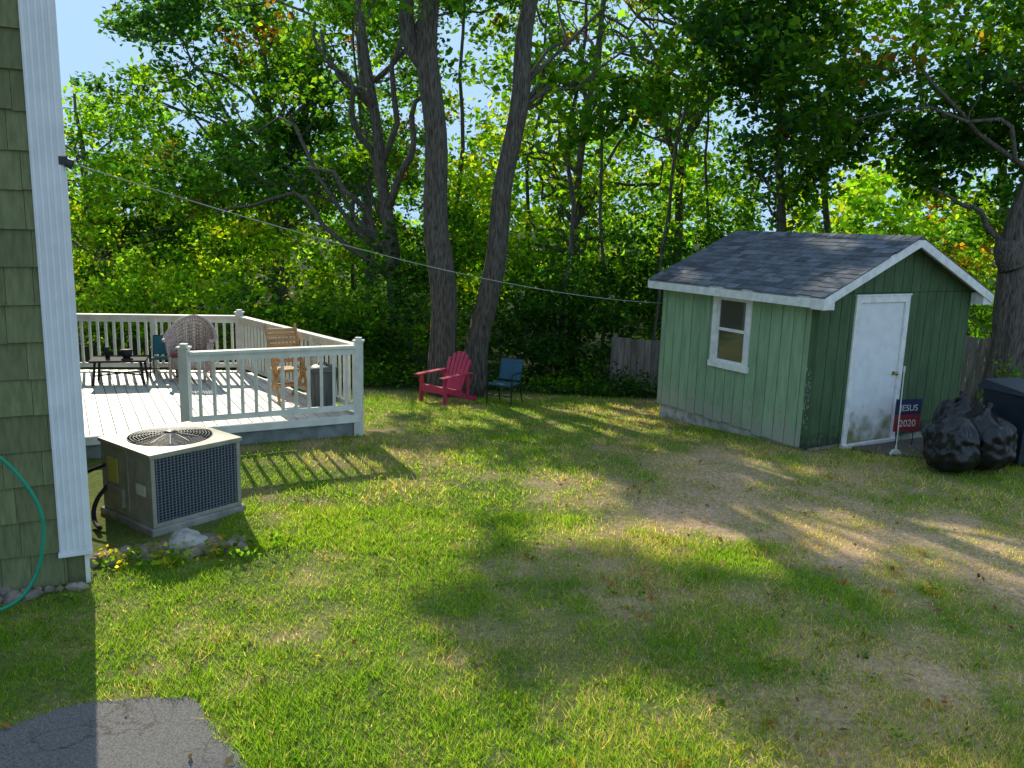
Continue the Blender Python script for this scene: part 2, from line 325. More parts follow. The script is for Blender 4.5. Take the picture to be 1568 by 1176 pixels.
for i in range(len(PATIO)):
    p0,p1=PATIO[i],PATIO[(i+1)%len(PATIO)]
    L_=math.hypot(p1[0]-p0[0],p1[1]-p0[1]); kk=max(2,int(L_/.04)) if L_<2 else 3
    for k in range(kk):
        t=k/kk; q=(p0[0]+(p1[0]-p0[0])*t,p0[1]+(p1[1]-p0[1])*t)
        j=.018 if q[0]>-6.9 and q[1]>-5.9 else 0
        pp.append((q[0]+random.uniform(-j,j),q[1]+random.uniform(-j,j)))
b.prism(pp,-.1,.014); b.obj("asphalt_patio",am)
# ---------------------------------------------------------------- HOUSE
he=empty("green_shingle_house",(-3.33,6.27,0),math.radians(28.5))
shk=island_var(mat("green_shingles",(.20,.215,.10),.85,.14,6,.4,30,stretch=(6,6,1)),.22)
wht=mat("white_trim",(.82,.82,.84),.5,.05,5,.05,20)
cream=mat("deck_paint_cream",(.84,.82,.75),.55,.08,6,.08,30)
conc=mat("concrete",(.36,.34,.31),.9,.2,7,.5,50)
b=Bd(); b.box(-9,-.02,.02,9,-.4,5.6,0)
for zc in range(20):
    z0=.02+zc*.275
    x=-9.0
    while x<-.16:
        wd=random.uniform(.16,.36); x1=min(x+wd,-.155); j=random.uniform(-.006,.006)
        b.hexa([(x,-.03,z0+j),(x1-.003,-.03,z0+j),(x1-.003,.02,z0+j),(x,.02,z0+j),(x,-.006,z0+.285),(x1-.003,-.006,z0+.285),(x1-.003,.02,z0+.285),(x,.02,z0+.285)],0); x+=wd
    y=.16
    while y<9:
        wd=random.uniform(.16,.36); y1=min(y+wd,9)
        b.hexa([(-.02,y,z0),(.012,y,z0),(.012,y1-.004,z0),(-.02,y1-.004,z0),(-.02,y,z0+.285),(-.012,y,z0+.285),(-.012,y1-.004,z0+.285),(-.02,y1-.004,z0+.285)],0); y+=wd
b.obj("walls",shk,he)
b=Bd()
b.box(-.20,.012,-.045,-.006,.27,5.55,0); b.box(-.02,.03,-.03,.12,.27,5.55,0)
for k in range(5): b.box(-.19+k*.042,-.172+k*.042,-.058,-.044,.29,5.5,0)
b.box(-.21,.03,-.062,.0,.25,.285,0)
b.obj("corner_board",wht,he,bevel=.003)
b=Bd(); b.box(-.03,.004,-.03,.05,-.1,.25,0); b.obj("foundation_strip",cream,he)
rf=mat("roof_shingles_house",(.09,.09,.09),.9,.2,20,.5,60)
b=Bd(); b.hexa([(-9.3,-.15,5.6),(.08,-.15,5.6),(.08,9.3,5.6),(-9.3,9.3,5.6),(-9.3,4.0,8.2),(.08,4.0,8.2),(.08,5.0,8.2),(-9.3,5.0,8.2)],0); b.obj("roof",rf,he)
b=Bd(); b.box(-.02,.04,-.06,.0,3.235,3.295,0); b.tube([(.02,-.03,3.26),(.07,-.04,3.24)],[.03,.04],12,0); b.obj("floodlight",mat("dark_plastic",(.04,.04,.04),.5),he)
hg=mat("green_rubber",(.01,.30,.17),.35,.1)
def smooth(pts,k=5):
    P_=[Vector(p) for p in pts]; out=[]
    for i in range(len(P_)-1):
        a,bb,c,d=P_[max(i-1,0)],P_[i],P_[i+1],P_[min(i+2,len(P_)-1)]
        for j in range(k):
            t=j/k; out.append(.5*((2*bb)+(c-a)*t+(2*a-5*bb+4*c-d)*t*t+(3*bb-a-3*c+d)*t**3))
    out.append(P_[-1]); return out
b=Bd(); hp=[(-4.4,5.55,1.34),(-4.1,5.65,1.40),(-3.85,5.74,1.30),(-3.66,5.82,1.12),(-3.52,5.86,.9),(-3.45,5.88,.68),(-3.45,5.86,.46),(-3.49,5.82,.25),(-3.58,5.72,.09),(-3.74,5.6,.035),(-4.0,5.5,.03),(-4.5,5.5,.03)]
b.tube(smooth(hp),.014,10); b.obj("garden_hose",hg,smooth=True)
b=Bd(); a0=Vector((-3.30,6.3,3.26)); a1=Vector((2.42,13.7,1.72)); pts=[]
for i in range(31):
    t=i/30; p=a0.lerp(a1,t); p.z-=.30*4*t*(1-t)*.7; pts.append(p)
b.tube(pts,.005,6); b.obj("overhead_cable",mat("cable_grey",(.42,.41,.38),.5),smooth=True)
# ---------------------------------------------------------------- ROCKS
def rocks(name,lst,mt):
    b=Bd()
    for (x,y,z,r) in lst:
        bm=bmesh.new(); bmesh.ops.create_icosphere(bm,subdivisions=3,radius=1); sd=random.random()*90
        sc=Vector((random.uniform(.8,1.3),random.uniform(.7,1.1),random.uniform(.5,.8)))
        vs=[]
        for v in bm.verts:
            d=1+.35*mn.noise(v.co*1.3+Vector((sd,0,0)))+.12*mn.noise(v.co*4+Vector((sd,3,0)))
            vs.append((x+v.co.x*sc.x*r*d,y+v.co.y*sc.y*r*d,z+v.co.z*sc.z*r*d))
        b.add(vs,[[q.index for q in f.verts] for f in bm.faces]); bm.free()
    return b.obj(name,mt,smooth=True)
stone=island_var(mat("field_stone",(.30,.25,.21),.9,.3,9,.6,30),.3)
rl=[]
for i in range(26):
    t=random.random(); rl.append((-3.35-t*1.2+random.uniform(-.04,.04),6.2-t*.62-random.uniform(0,.12),.02,random.uniform(.03,.075)))
for i in range(34):
    a=random.uniform(0,1); rl.append((-3.55+a*1.15+random.uniform(-.1,.1),6.62+a*.55+random.uniform(-.2,.1),.02,random.uniform(.04,.11)))
rocks("stones",rl,stone)
rocks("quartz_rock",[(-2.84,7.0,.06,.15)],mat("quartz",(.5,.47,.43),.7,.25,9,.5,30))
wc=[(-3.4+a*1.3+random.uniform(-.1,.1),6.55+a*.45+random.uniform(-.25,.15),.07) for a in np.linspace(0,1,30)]
leaves("weeds_at_stones",np.array(wc),np.full(30,.12),np.array([random.choice([(.08,.15,.03),(.18,.24,.04),(.26,.22,.04)]) for _ in wc]),14,.055,mask=False)
# ---------------------------------------------------------------- AC UNIT
ae=empty("air_conditioner_condenser",(-3.25,7.28,0),math.radians(52))
W_=.93; beige=mat("ac_beige_paint",(.36,.33,.265),.5,.12,8); fin=mat("ac_fins",(.18,.20,.25),.5,.1,30,metal=.3); blk=mat("black_interior",(.025,.028,.034),.7)
lab1=mat("label_yellow",(.65,.55,.12),.5,.1,40); lab2=mat("label_white",(.7,.7,.66),.5,.1,60)
b=Bd(); b.box(-.03,W_+.03,-.03,W_+.03,-.05,.06); b.obj("pad",conc,ae,bevel=.01)
b=Bd(); b.box(.03,W_-.03,.03,W_-.03,.07,.70); b.obj("core",blk,ae)
b=Bd()
for (x,y) in ((0,0),(W_-.04,0),(0,W_-.04),(W_-.04,W_-.04)): b.box(x,x+.04,y,y+.04,.061,.74)
for z0,z1 in ((.061,.10),(.71,.74)):
    b.box(.04,W_-.04,0.002,.03,z0,z1); b.box(.04,W_-.04,W_-.03,W_-.002,z0,z1); b.box(0.002,.03,.04,W_-.04,z0,z1); b.box(W_-.03,W_-.002,.04,W_-.04,z0,z1)
b.box(.004,.028,.04,W_-.04,.10,.71)
b.obj("cabinet",beige,ae,bevel=.004)
b=Bd(); N=24
for i in range(N):
    t=.06+(W_-.12)*i/(N-1)
    for y in (.012,W_-.012): b.box(t-.005,t+.005,y-.006,y+.006,.10,.71)
    b.box(W_-.018,W_-.006,t-.005,t+.005,.10,.71)
for i in range(22):
    z=.12+i*.0272
    for y in (.007,W_-.007): b.box(.04,W_-.04,y-.004,y+.004,z-.003,z+.003)
    b.box(W_-.012,W_-.004,.04,W_-.04,z-.003,z+.003)
b.obj("coil_guard",fin,ae)
b=Bd()
b.box(-.004,.003,.62,.80,.36,.60,0); b.box(-.004,.003,.12,.28,.34,.44,1); b.box(-.03,.003,.5,.85,.15,.33,2); b.box(-.006,.003,.42,.44,.10,.71,2); b.obj("labels_and_cover",[lab1,lab2,beige],ae)
b=Bd(); n=48; c=W_/2; ro=.39
def sq(a):
    k=(W_/2+.015)/max(abs(math.cos(a)),abs(math.sin(a))); return (c+k*math.cos(a),c+k*math.sin(a))
A=[(c+ro*math.cos(2*math.pi*i/n),c+ro*math.sin(2*math.pi*i/n)) for i in range(n)]; O=[sq(2*math.pi*(i)/n) for i in range(n)]
vs=[(x,y,.777) for x,y in A]+[(x,y,.763) for x,y in O]+[(x,y,.728) for x,y in O]+[(x,y,.70) for x,y in A]
fs=[]
for i in range(n):
    j=(i+1)%n; fs+= [(i,n+i,n+j,j),(n+i,2*n+i,2*n+j,n+j),(3*n+i,i,j,3*n+j)]
b.add(vs,fs); b.obj("lid",beige,ae)
b=Bd()
for k in range(13):
    r=.05+.34*k/12; zz=.78+.035*math.cos(r/.39*1.57)
    b.tube([(c+r*math.cos(t),c+r*math.sin(t),zz) for t in np.linspace(0,2*math.pi,33)],.0045,5,cap=False)
for k in range(12):
    a=k*math.pi/6; b.tube([(c+r*math.cos(a),c+r*math.sin(a),.778+.035*math.cos(r/.39*1.57)) for r in np.linspace(.04,.39,6)],.005,5)
b.tube([(c,c,.805),(c,c,.827)],[.06,.05],16); b.obj("fan_guard",mat("ac_guard_grey",(.16,.16,.17),.4,metal=.5),ae,True)
b=Bd(); b.tube([(c,c,.701),(c,c,.705)],[.385,.385],32)
b.obj("fan_well",blk,ae)
b=Bd(); b.tube(smooth([(-.0,.80,.32),(-.12,.78,.22),(-.2,.72,.12),(-.25,.6,.05),(-.3,.4,.05)]),.022,8); b.tube(smooth([(-.0,.86,.5),(-.08,.95,.45),(-.12,1.05,.4)]),.018,8); b.obj("refrigerant_lines",mat("pipe_foam",(.02,.02,.02),.8),ae,True)
# ---------------------------------------------------------------- DECK
de=empty("wooden_deck")
dk=mat("deck_boards_grey",(.78,.74,.68),.5,.10,5,.2,40); island_var(dk,.16)
skirt=mat("deck_skirt",(.26,.29,.28),.8,.2,6)
zd=.29
def clipseg(poly,o,d):
    t0,t1=-1e9,1e9; n=len(poly)
    for i in range(n):
        a=Vector(poly[i]);c=Vector(poly[(i+1)%n]);e=c-a; nn=Vector((-e.y,e.x))
        den=nn.dot(d); num=nn.dot(a-o)
        if abs(den)<1e-9: 
            continue
        t=num/den
        if den>0: t0=max(t0,t)
        else: t1=min(t1,t)
    return t0,t1
u=Vector((math.cos(math.radians(28.5)),math.sin(math.radians(28.5)))); vv=Vector((-u.y,u.x))
b=Bd(); k=-30
while k<60:
    o=Vector(DECK[3])+u*(k*.145+.07); t0,t1=clipseg(DECK,o,vv)
    if t1>t0+.05:
        p0=o+vv*t0; p1=o+vv*t1; b.beam((p0.x,p0.y,zd-.015),(p1.x,p1.y,zd-.015),.134,.03)
    k+=1
b.obj("floor_boards",dk,de)
b=Bd(); b.prism([(p[0]+(-4.8-p[0])*.02,p[1]+(12-p[1])*.02) for p in DECK],-.5,zd-.05); b.obj("skirting",skirt,de)
b=Bd()
for i,j in ((3,0),(0,1),(1,2)):
    a=Vector((*DECK[i],zd-.055)); c2=Vector((*DECK[j],zd-.055)); b.beam(a,c2,.035,.10)
b.obj("rim_board",cream,de)
def railing(name,a,c2,h=.96,sp=.125,post=(1,1),mids=True):
    b=Bd(); a=Vector((*a,zd));c2=Vector((*c2,zd)); L=(c2-a).length; d=(c2-a)/L
    up=Vector((0,0,1))
    for q,k in ((a,post[0]),(c2,post[1])):
        if k:
            b.beam(q-up*.3,q+up*(h+.04),.11,.11); b.beam(q+up*(h+.04),q+up*(h+.065),.145,.145); b.beam(q+up*(h+.065),q+up*(h+.1),.08,.08)
    npst=int(L//1.9) if mids else 0
    for k in range(1,npst+1):
        q=a+d*L*k/(npst+1); b.beam(q,q+up*(h-.04),.09,.09)
    b.beam(a+up*(h-.02)+d*.05,c2+up*(h-.02)-d*.05,.12,.035); b.beam(a+up*(h-.085)+d*.05,c2+up*(h-.085)-d*.05,.035,.085); b.beam(a+up*.1+d*.05,c2+up*.1-d*.05,.035,.075)
    n=int(L/sp)
    for k in range(1,n):
        q=a+d*(L*k/n); b.beam(q+up*.135,q+up*(h-.128),.036,.036)
    b.obj(name,cream,de)
pin=lambda p,k=.04:(p[0]+(-4.9-p[0])*k*.4,p[1]+(12.2-p[1])*k*.4)
fr=Vector(DECK[0])-u*2.25+vv*.06
railing("railing_front",(fr.x,fr.y),pin(DECK[0]),sp=.16,mids=False); railing("railing_side",pin(DECK[0]),pin(DECK[1]),post=(0,1)); railing("railing_back",pin(DECK[1]),(-7.45,13.78),post=(0,1))
wk=mat("wicker_white",(.68,.53,.47),.8,.2,30); cush=mat("cushion_red",(.36,.10,.09),.9,.2,20)
def wicker(loc,rz):
    e=empty("wicker_armchair",loc,rz); b=Bd()
    prof=lambda a:.64+.34*max(0,math.cos(a))**1.2
    an=np.linspace(-2.1,2.1,40)
    for a in an: b.tube([(.30*math.sin(a),.28*math.cos(a),.16),(.34*math.sin(a),.30*math.cos(a),.42),(.37*math.sin(a),.34*math.cos(a),prof(a))],.012,5)
    for f in np.linspace(0,1,16): b.tube([(( .30+.07*f)*math.sin(a),(.28+.06*f)*math.cos(a),.16+(prof(a)-.16)*f) for a in an],.012,5)
    b.tube([(.39*math.sin(a),.36*math.cos(a),prof(a)+.01) for a in an],.028,8)
    for x in (-.26,.26):
        for y in (-.22,.24): b.tube([(x,y,0),(x,y,.4)],.022,8)
    for i in range(16): b.tube([(-.28,-.22+i*.03,.38),(.28,-.22+i*.03,.38)],.013,5)
    b.box(-.28,.28,-.235,-.215,.22,.38)
    b.obj("woven_body",wk,e,True); b=Bd(); b.box(-.25,.25,-.2,.22,.395,.47); b.obj("seat_cushion",cush,e,bevel=.03)
wicker((-5.2,13.3,zd),math.radians(8))
dkm=mat("dark_metal",(.03,.03,.035),.4,metal=.5)
te=empty("patio_side_table",(-6.15,12.9,zd),.3); b=Bd(); b.box(-.4,.4,-.28,.28,.36,.39)
for x in(-.36,.36):
    for y in(-.24,.24): b.beam((x,y,0),(x*.9,y*.9,.36),.035,.035)
b.beam((-.36,-.24,.15),(.36,.24,.15),.02,.02); b.beam((.36,-.24,.155),(-.36,.24,.155),.02,.02); b.obj("frame_and_top",mat("matt_dark_wood",(.035,.03,.035),.85),te,bevel=.004)
b=Bd(); b.tube([(.1,0,.39),(.1,0,.44),(.1,0,.52)],[.05,.08,.09],14); b.tube([(-.18,.05,.39),(-.18,.05,.56)],[.035,.03],12); b.obj("pots",mat("dark_pot",(.03,.03,.04),.7),te,True)
tl=mat("teal_fabric",(.03,.20,.25),.7,.15,20)
def metal_chair(name,loc,rz,seatm,frm,sc=1):
    e=empty(name,loc,rz,sc); b=Bd()
    for x in (-.27,.27):
        b.tube(smooth([(x,-.27,0),(x,-.25,.3),(x,-.24,.62),(x,-.15,.65),(x,.2,.64)]),.014,8)
        b.tube(smooth([(x*.95,.32,0),(x*.92,.2,.35),(x*.9,.24,.5),(x*.9,.34,.88)]),.014,8)
        b.tube([(x,-.24,.40),(x*.92,.2,.40)],.013,8)
    b.tube([(-.26,-.22,.2),(.26,-.22,.2)],.01,6); b.tube([(-.24,.34,.88),(.24,.34,.88)],.014,8)
    b.obj("frame",frm,e,True)
    b=Bd(); b.hexa([(-.26,-.26,.40),(.26,-.26,.40),(.25,.22,.37),(-.25,.22,.37),(-.26,-.26,.45),(.26,-.26,.45),(.25,.22,.42),(-.25,.22,.42)])
    b.hexa([(-.24,.20,.46),(.24,.20,.46),(.24,.24,.46),(-.24,.24,.46),(-.25,.32,.88),(.25,.32,.88),(.25,.36,.88),(-.25,.36,.88)]); b.obj("seat_and_back",seatm,e,bevel=.015)
metal_chair("patio_chair",(-5.75,13.6,zd),.3,tl,dkm,.72)
wd_=mat("teak_wood",(.62,.34,.13),.6,.2,4,.2,30,stretch=(1,1,8))
e=empty("folding_wooden_chair",(-3.28,12.0,zd),math.radians(35)); b=Bd()
for x in (-.22,.22):
    b.beam((x,-.28,0),(x,.28,1.08),.03,.045); b.beam((x*.85,.32,0),(x*.85,-.22,.50),.03,.045); b.beam((x*1.2,-.28,.66),(x*1.2,.12,.66),.06,.025); b.beam((x*1.15,-.24,.44),(x*1.15,-.24,.66),.03,.03)
for i in range(7): b.beam((-.22,-.24+i*.065,.46),(.22,-.24+i*.065,.46),.05,.018)
for i in range(7):
    z=.58+i*.07; yy=-.28+.56*z/1.08; b.beam((-.22,yy,z),(.22,yy,z),.02,.05)
b.beam((-.2,.2,.2),(.2,.2,.2),.03,.03); b.beam((-.22,-.16,.24),(.22,-.16,.24),.03,.03)
b.obj("frame_and_slats",wd_,e)
gp=mat("grey_plastic",(.10,.11,.12),.5,.1)
e=empty("deck_waste_bin",(-2.66,11.55,zd),0,.92); b=Bd(); b.tube([(0,0,0),(0,0,.03),(0,0,.55),(0,0,.58)],[.16,.17,.21,.215],24); b.tube([(0,0,.58),(0,0,.60),(0,0,.66)],[.235,.235,.14],24); b.tube([(-.07,0,.65),(-.05,0,.70),(.05,0,.70),(.07,0,.65)],.012,8)
for k in range(12):
    a=k*math.pi/6; b.beam((.165*math.cos(a),.165*math.sin(a),.05),(.21*math.cos(a),.21*math.sin(a),.54),.02,.02)
b.obj("ribbed_bin",gp,e,True)
# ---------------------------------------------------------------- YARD CHAIRS
rd=mat("red_resin",(.60,.045,.11),.5,.1,6)
def adirondack(loc,rz,sc):
    e=empty("adirondack_chair",loc,rz,sc); b=Bd()
    for i in range(7): b.beam((-.27,-.30+i*.085,.36-i*.022),(.27,-.30+i*.085,.36-i*.022),.075,.02)
    for i in range(6):
        x=(i-2.5)*.092; top=.95-.035*(i-2.5)**2*.6
        b.beam((x*.85,.22,.22),(x*1.12,.22+.62*(top-.22)*.62,top),.08,.018,up=(0,1,0.3))
    b.beam((-.26,.33,.42),(.26,.33,.42),.03,.05); b.beam((-.27,.48,.72),(.27,.48,.72),.025,.05)
    for x in (-.33,.33):
        b.beam((x,-.42,.56),(x,.40,.58),.13,.022); b.beam((x*.92,-.30,0),(x*.92,-.30,.55),.09,.03); b.beam((x*.86,-.34,.34),(x*.86,.62,.02),.028,.10); b.beam((x*.95,.33,.16),(x*.95,.36,.57),.05,.03)
    b.beam((-.3,-.33,.3),(.3,-.33,.3),.02,.12)
    b.obj("slatted_body",rd,e,bevel=.005)
ax,ay=-1.24,14.95
adirondack((ax,ay,float(gz(ax,ay))),math.radians(-38),.95)
metal_chair("teal_lawn_chair",(-.13,15.0,float(gz(-.13,15.0))),math.radians(-25),mat("navy_teal_fabric",(.03,.11,.17),.7,.15,20),dkm,.9)
# ---------------------------------------------------------------- SHED
se=empty("garden_shed",(SH[0],SH[1],0),ST)
gL=zdirt(mat("green_siding_lit",(.28,.42,.25),.8,.12,5,.3,60,stretch=(3,3,.5)),-.1,.9,(.36,.37,.29),.60,12)  # lighter copy of the siding green, skylight on the side walls painted in
gD=zdirt(mat("green_siding_shaded",(.07,.13,.055),.75,.15,5,.3,60,stretch=(3,3,.5)),0.0,.4,(.04,.05,.035),.58,12)  # darker copy of the same green, shade of the front wall painted in
island_var(gL,.10)
EV=2.13; AP=2.84; mid=SW/2; zt=lambda x: EV+(AP-EV)*(1-abs(x-mid)/mid)
b=Bd(); b.prism([(.03,.03),(SW-.03,.03),(SW-.03,SL-.03),(.03,SL-.03)],-.6,.10); b.obj("foundation",zdirt(mat("foundation_concrete",(.5,.48,.44),.9,.2,7,.5,50),-.5,.3,(.22,.2,.15),.6),se)
b=Bd()
b.add([(.01,.01,.1),(SW-.01,.01,.1),(SW-.01,SL-.01,.1),(.01,SL-.01,.1),(.01,.01,EV-.03),(SW-.01,.01,EV-.03),(SW-.01,SL-.01,EV-.03),(.01,SL-.01,EV-.03),(mid,.01,AP-.03),(mid,SL-.01,AP-.03)],
 [(3,2,1,0),(0,1,5,8,4),(2,3,7,9,6),(1,2,6,5),(3,0,4,7),(4,8,9,7),(8,5,6,9)])
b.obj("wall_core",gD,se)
wy0,wy1,wz0,wz1=1.20,1.92,.93,1.99
b=Bd(); y=0.0; pw=.203
while y<SL-.01:
    y1=min(y+pw-.012,SL)
    bot=.07-random.uniform(0,.03) if y>1.0 else .03-random.uniform(0,.02)
    if y1<=wy0 or y>=wy1: b.box(-.022,.012,y,y1,bot,EV)
    else:
        for (a,c2,lo,hi) in ((y,min(y1,wy0),bot,EV),(max(y,wy1),y1,bot,EV)):
            if c2-a>.01: b.box(-.022,.012,a,c2,lo,hi)
        a,c2=max(y,wy0),min(y1,wy1); b.box(-.022,.012,a,c2,bot,wz0); b.box(-.022,.012,a,c2,wz1,EV)
    y+=pw
y=0
while y<SL-.01:
    b.box(SW-.012,SW+.022,y,min(y+pw-.012,SL),.04,EV); y+=pw
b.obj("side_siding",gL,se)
b=Bd()
dx0,dx1,dzt=.66,1.80,2.09
cuts=sorted(set([round(-.02+i*pw,4) for i in range(18)]+[dx0,dx1,mid]))
cuts=[c for c in cuts if c<=SW+.02]+[SW+.02]
for i in range(len(cuts)-1):
    a,c2=cuts[i],cuts[i+1]
    isg=lambda v: any(abs(v-(-.02+k*pw))<1e-3 for k in range(18))
    a2=a+(.006 if isg(a) else 0); c3=c2-(.006 if isg(c2) else 0)
    if c3-a2<.004: continue
    lo=dzt if (a>=dx0-1e-3 and c2<=dx1+1e-3) else .04
    for (l0,hA,hB) in (((lo,EV,EV)) ,((EV+.008),zt(max(0,a2)) ,zt(min(SW,c3)))):
        if max(hA,hB)-l0<.01: continue
        yo=-.022 if l0<EV else -.030
        b.hexa([(a2,yo,l0),(c3,yo,l0),(c3,.012,l0),(a2,.012,l0),(a2,yo,max(hA,l0+.002)),(c3,yo,max(hB,l0+.002)),(c3,.012,max(hB,l0+.002)),(a2,.012,max(hA,l0+.002))])
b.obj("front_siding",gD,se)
b=Bd()
b.box(-.03,-.0225,-.035,.10,.02,EV-.02); b.obj("corner_trim",gD,se)
b=Bd()
for i in range(60):
    z=.25+.9*random.random()**.8; yy=random.uniform(.0,.09); s=random.uniform(.006,.022)
    b.add([(-.0325,yy-s*.4,z-s),(-.0335,yy+s*.4,z-s*.6),(-.0325,yy+s*.3,z+s),(-.034,yy-s*.4,z+s*.7)],[(0,1,2,3)])
b.obj("flaked_paint",mat("pale_flaked_paint",(.30,.42,.42),.8,.2,20),se)
trim=mat("shed_white_trim",(.84,.84,.82),.6,.1,10,.1,40)
b=Bd(); X0,X1=-.05,.0
fw=.085
b.box(X0,X1,wy0-.03,wy0+fw-.03,wz0-.03,wz1+.03); b.box(X0,X1,wy1-fw+.03,wy1+.03,wz0-.03,wz1+.03); b.box(X0-.002,X1,wy0+fw-.03,wy1-fw+.03,wz1-fw+.03,wz1+.03); b.box(X0-.012,X1,wy0-.05,wy1+.05,wz0-.055,wz0+fw-.05)
zm=(wz0+wz1)/2; b.box(-.03,.0,wy0+.045,wy1-.045,zm-.022,zm+.022)
b.box(-.026,0,wy0+.055,wy0+.095,wz0+.02,wz1-.04); b.box(-.026,0,wy1-.095,wy1-.055,wz0+.02,wz1-.04); b.box(-.024,0,wy0+.095,wy1-.095,wz1-.095,wz1-.055); b.box(-.024,0,wy0+.095,wy1-.095,wz0+.035,wz0+.075)
b.obj("window_frame",trim,se,bevel=.003)
gl=bpy.data.materials.new("window_glass"); gl.use_nodes=True; q=gl.node_tree.nodes['Principled BSDF']; q.inputs['Base Color'].default_value=(.03,.035,.04,1); q.inputs['Roughness'].default_value=.03; q.inputs['Metallic'].default_value=0; q.inputs['IOR'].default_value=2.4
b=Bd(); b.box(-.008,-.002,wy0+.05,wy1-.05,wz0+.03,wz1-.03); b.obj("window_glass",gl,se)
drm=zdirt(mat("door_white_paint",(.83,.83,.84),.5,.05,6),-.05,.70,(.24,.23,.11),.54,4,.3)
b=Bd(); b.box(dx0,dx0+.09,-.048,-.0,.02,dzt); b.box(dx1-.09,dx1,-.048,-.0,.02,dzt); b.box(dx0+.09,dx1-.09,-.047,0,dzt-.09,dzt); b.box(dx0-.015,dx1+.015,-.055,0,dzt,dzt+.025); b.box(dx0,dx1,-.09,0,-.03,.02); b.obj("door_trim",trim,se,bevel=.003)
b=Bd(); D0,D1=dx0+.095,dx1-.095
b.box(D0,D1,-.02,-.002,.03,dzt-.095)
b.obj("door_leaf",drm,se)
b=Bd(); b.tube([(D1-.07,-.02,.98),(D1-.07,-.05,.98),(D1-.07,-.06,.98),(D1-.07,-.09,.98)],[.03,.012,.03,.025],14); b.obj("door_knob",mat("brass",(.55,.38,.12),.3,metal=1),se,True)
b=Bd(); 
for z in (.3,1.05,1.8): b.box(D0-.012,D0+.012,-.051,-.046,z-.045,z+.045)
b.obj("hinges",trim,se)
slope=(AP-EV)/mid; OH=.20
rdk=mat("shed_roof_deck",(.5,.5,.48),.7)
y0r,y1r=-.22,SL+.15
b=Bd()
for sgn in (0,1):
    xe=-OH if not sgn else SW+OH; ze=EV-slope*OH+.03; zr=AP+.03
    b.hexa([(xe,y0r,ze),(mid,y0r,zr),(mid,y1r,zr),(xe,y1r,ze),(xe,y0r,ze+.03),(mid,y0r,zr+.03),(mid,y1r,zr+.03),(xe,y1r,ze+.03)])
b.obj("roof_deck",rdk,se)
shm=island_var(mat("asphalt_shingles",(.16,.175,.205),.92,.15,14,.6,120),.5)
b=Bd(); nr=14
for sgn in (0,1):
    for r in range(nr):
        t0=r/nr-.012; t1=(r+1.25)/nr; t1=min(t1,1.0)
        y=y0r-.02-random.random()*.25
        while y<y1r+.02:
            wd=random.choice([.14,.18,.22,.3]); ya=max(y,y0r-.02); yb=min(y+wd-.004,y1r+.02); y+=wd
            if yb-ya<.02: continue
            jj=random.uniform(0,.006); tt=t0+random.choice([0,0,.012])
            def pt(t,h): 
                xx=(mid+OH)*t-OH; zz=EV+.062+slope*xx+h
                return (xx if not sgn else SW-xx,zz)
            a=pt(tt,.012+jj);a2=pt(tt,.0);c2=pt(t1,.004)
            b.add([(a2[0],ya,a2[1]-.004),(a2[0],yb,a2[1]-.004),(a[0],yb,a[1]),(a[0],ya,a[1]),(c2[0],ya,c2[1]),(c2[0],yb,c2[1])],[(0,1,2,3) ,(3,2,5,4),(0,3,4),(1,5,2)])
y=y0r-.02
while y<y1r:
    y2=min(y+.16,y1r+.02)
    b.add([(mid-.13,y,AP+.075-.13*slope+.004),(mid,y,AP+.085),(mid+.13,y,AP+.075-.13*slope+.004),(mid-.13,y2,AP+.07-.13*slope),(mid,y2,AP+.079),(mid+.13,y2,AP+.07-.13*slope)],[(0,1,4,3),(1,2,5,4),(0,2,1)])
    y+=.14
b.obj("roof_shingles",shm,se)
b=Bd()
for sgn in (0,1):
    xe=-OH-.02 if not sgn else SW+OH+.02; zl=EV-slope*(OH+.02)
    for yy in (y0r-.005,y1r+.005):
        b.hexa([(xe,yy-.015,zl-.07),(mid,yy-.015,AP-.07),(mid,yy+.015,AP-.07),(xe,yy+.015,zl-.07),(xe,yy-.015,zl+.055),(mid,yy-.015,AP+.055),(mid,yy+.015,AP+.055),(xe,yy+.015,zl+.055)])
    x0,x1=(-OH-.02,-OH+.01) if not sgn else (SW+OH-.01,SW+OH+.02)
    b.box(x0,x1,y0r+.011,y1r-.011,EV-slope*OH-.085,EV-slope*OH+.03)
    x0,x1=(-OH+.011,-.024) if not sgn else (SW+.024,SW+OH-.011)
    b.box(x0,x1,y0r+.012,y1r-.012,EV-slope*OH-.075,EV-slope*OH-.055)
    x0,x1=(-OH-.015,.0) if not sgn else (SW-.0,SW+OH+.015)
    b.box(x0,x1,y0r-.004,-.031,EV-slope*OH-.10,EV-.02-(.0))
b.obj("fascia",trim,se)
b=Bd(); b.prism([(4.75,11.2),(5.0,10.98),(5.5,10.85),(6.0,10.8),(6.4,10.9),(6.9,11.4),(6.6,12.2),(5.9,11.9),(5.2,11.5),(4.76,11.3)],-.1,.012); b.obj("door_path",mat("dark_path",(.12,.105,.09),.95,.2,30,.8,60))
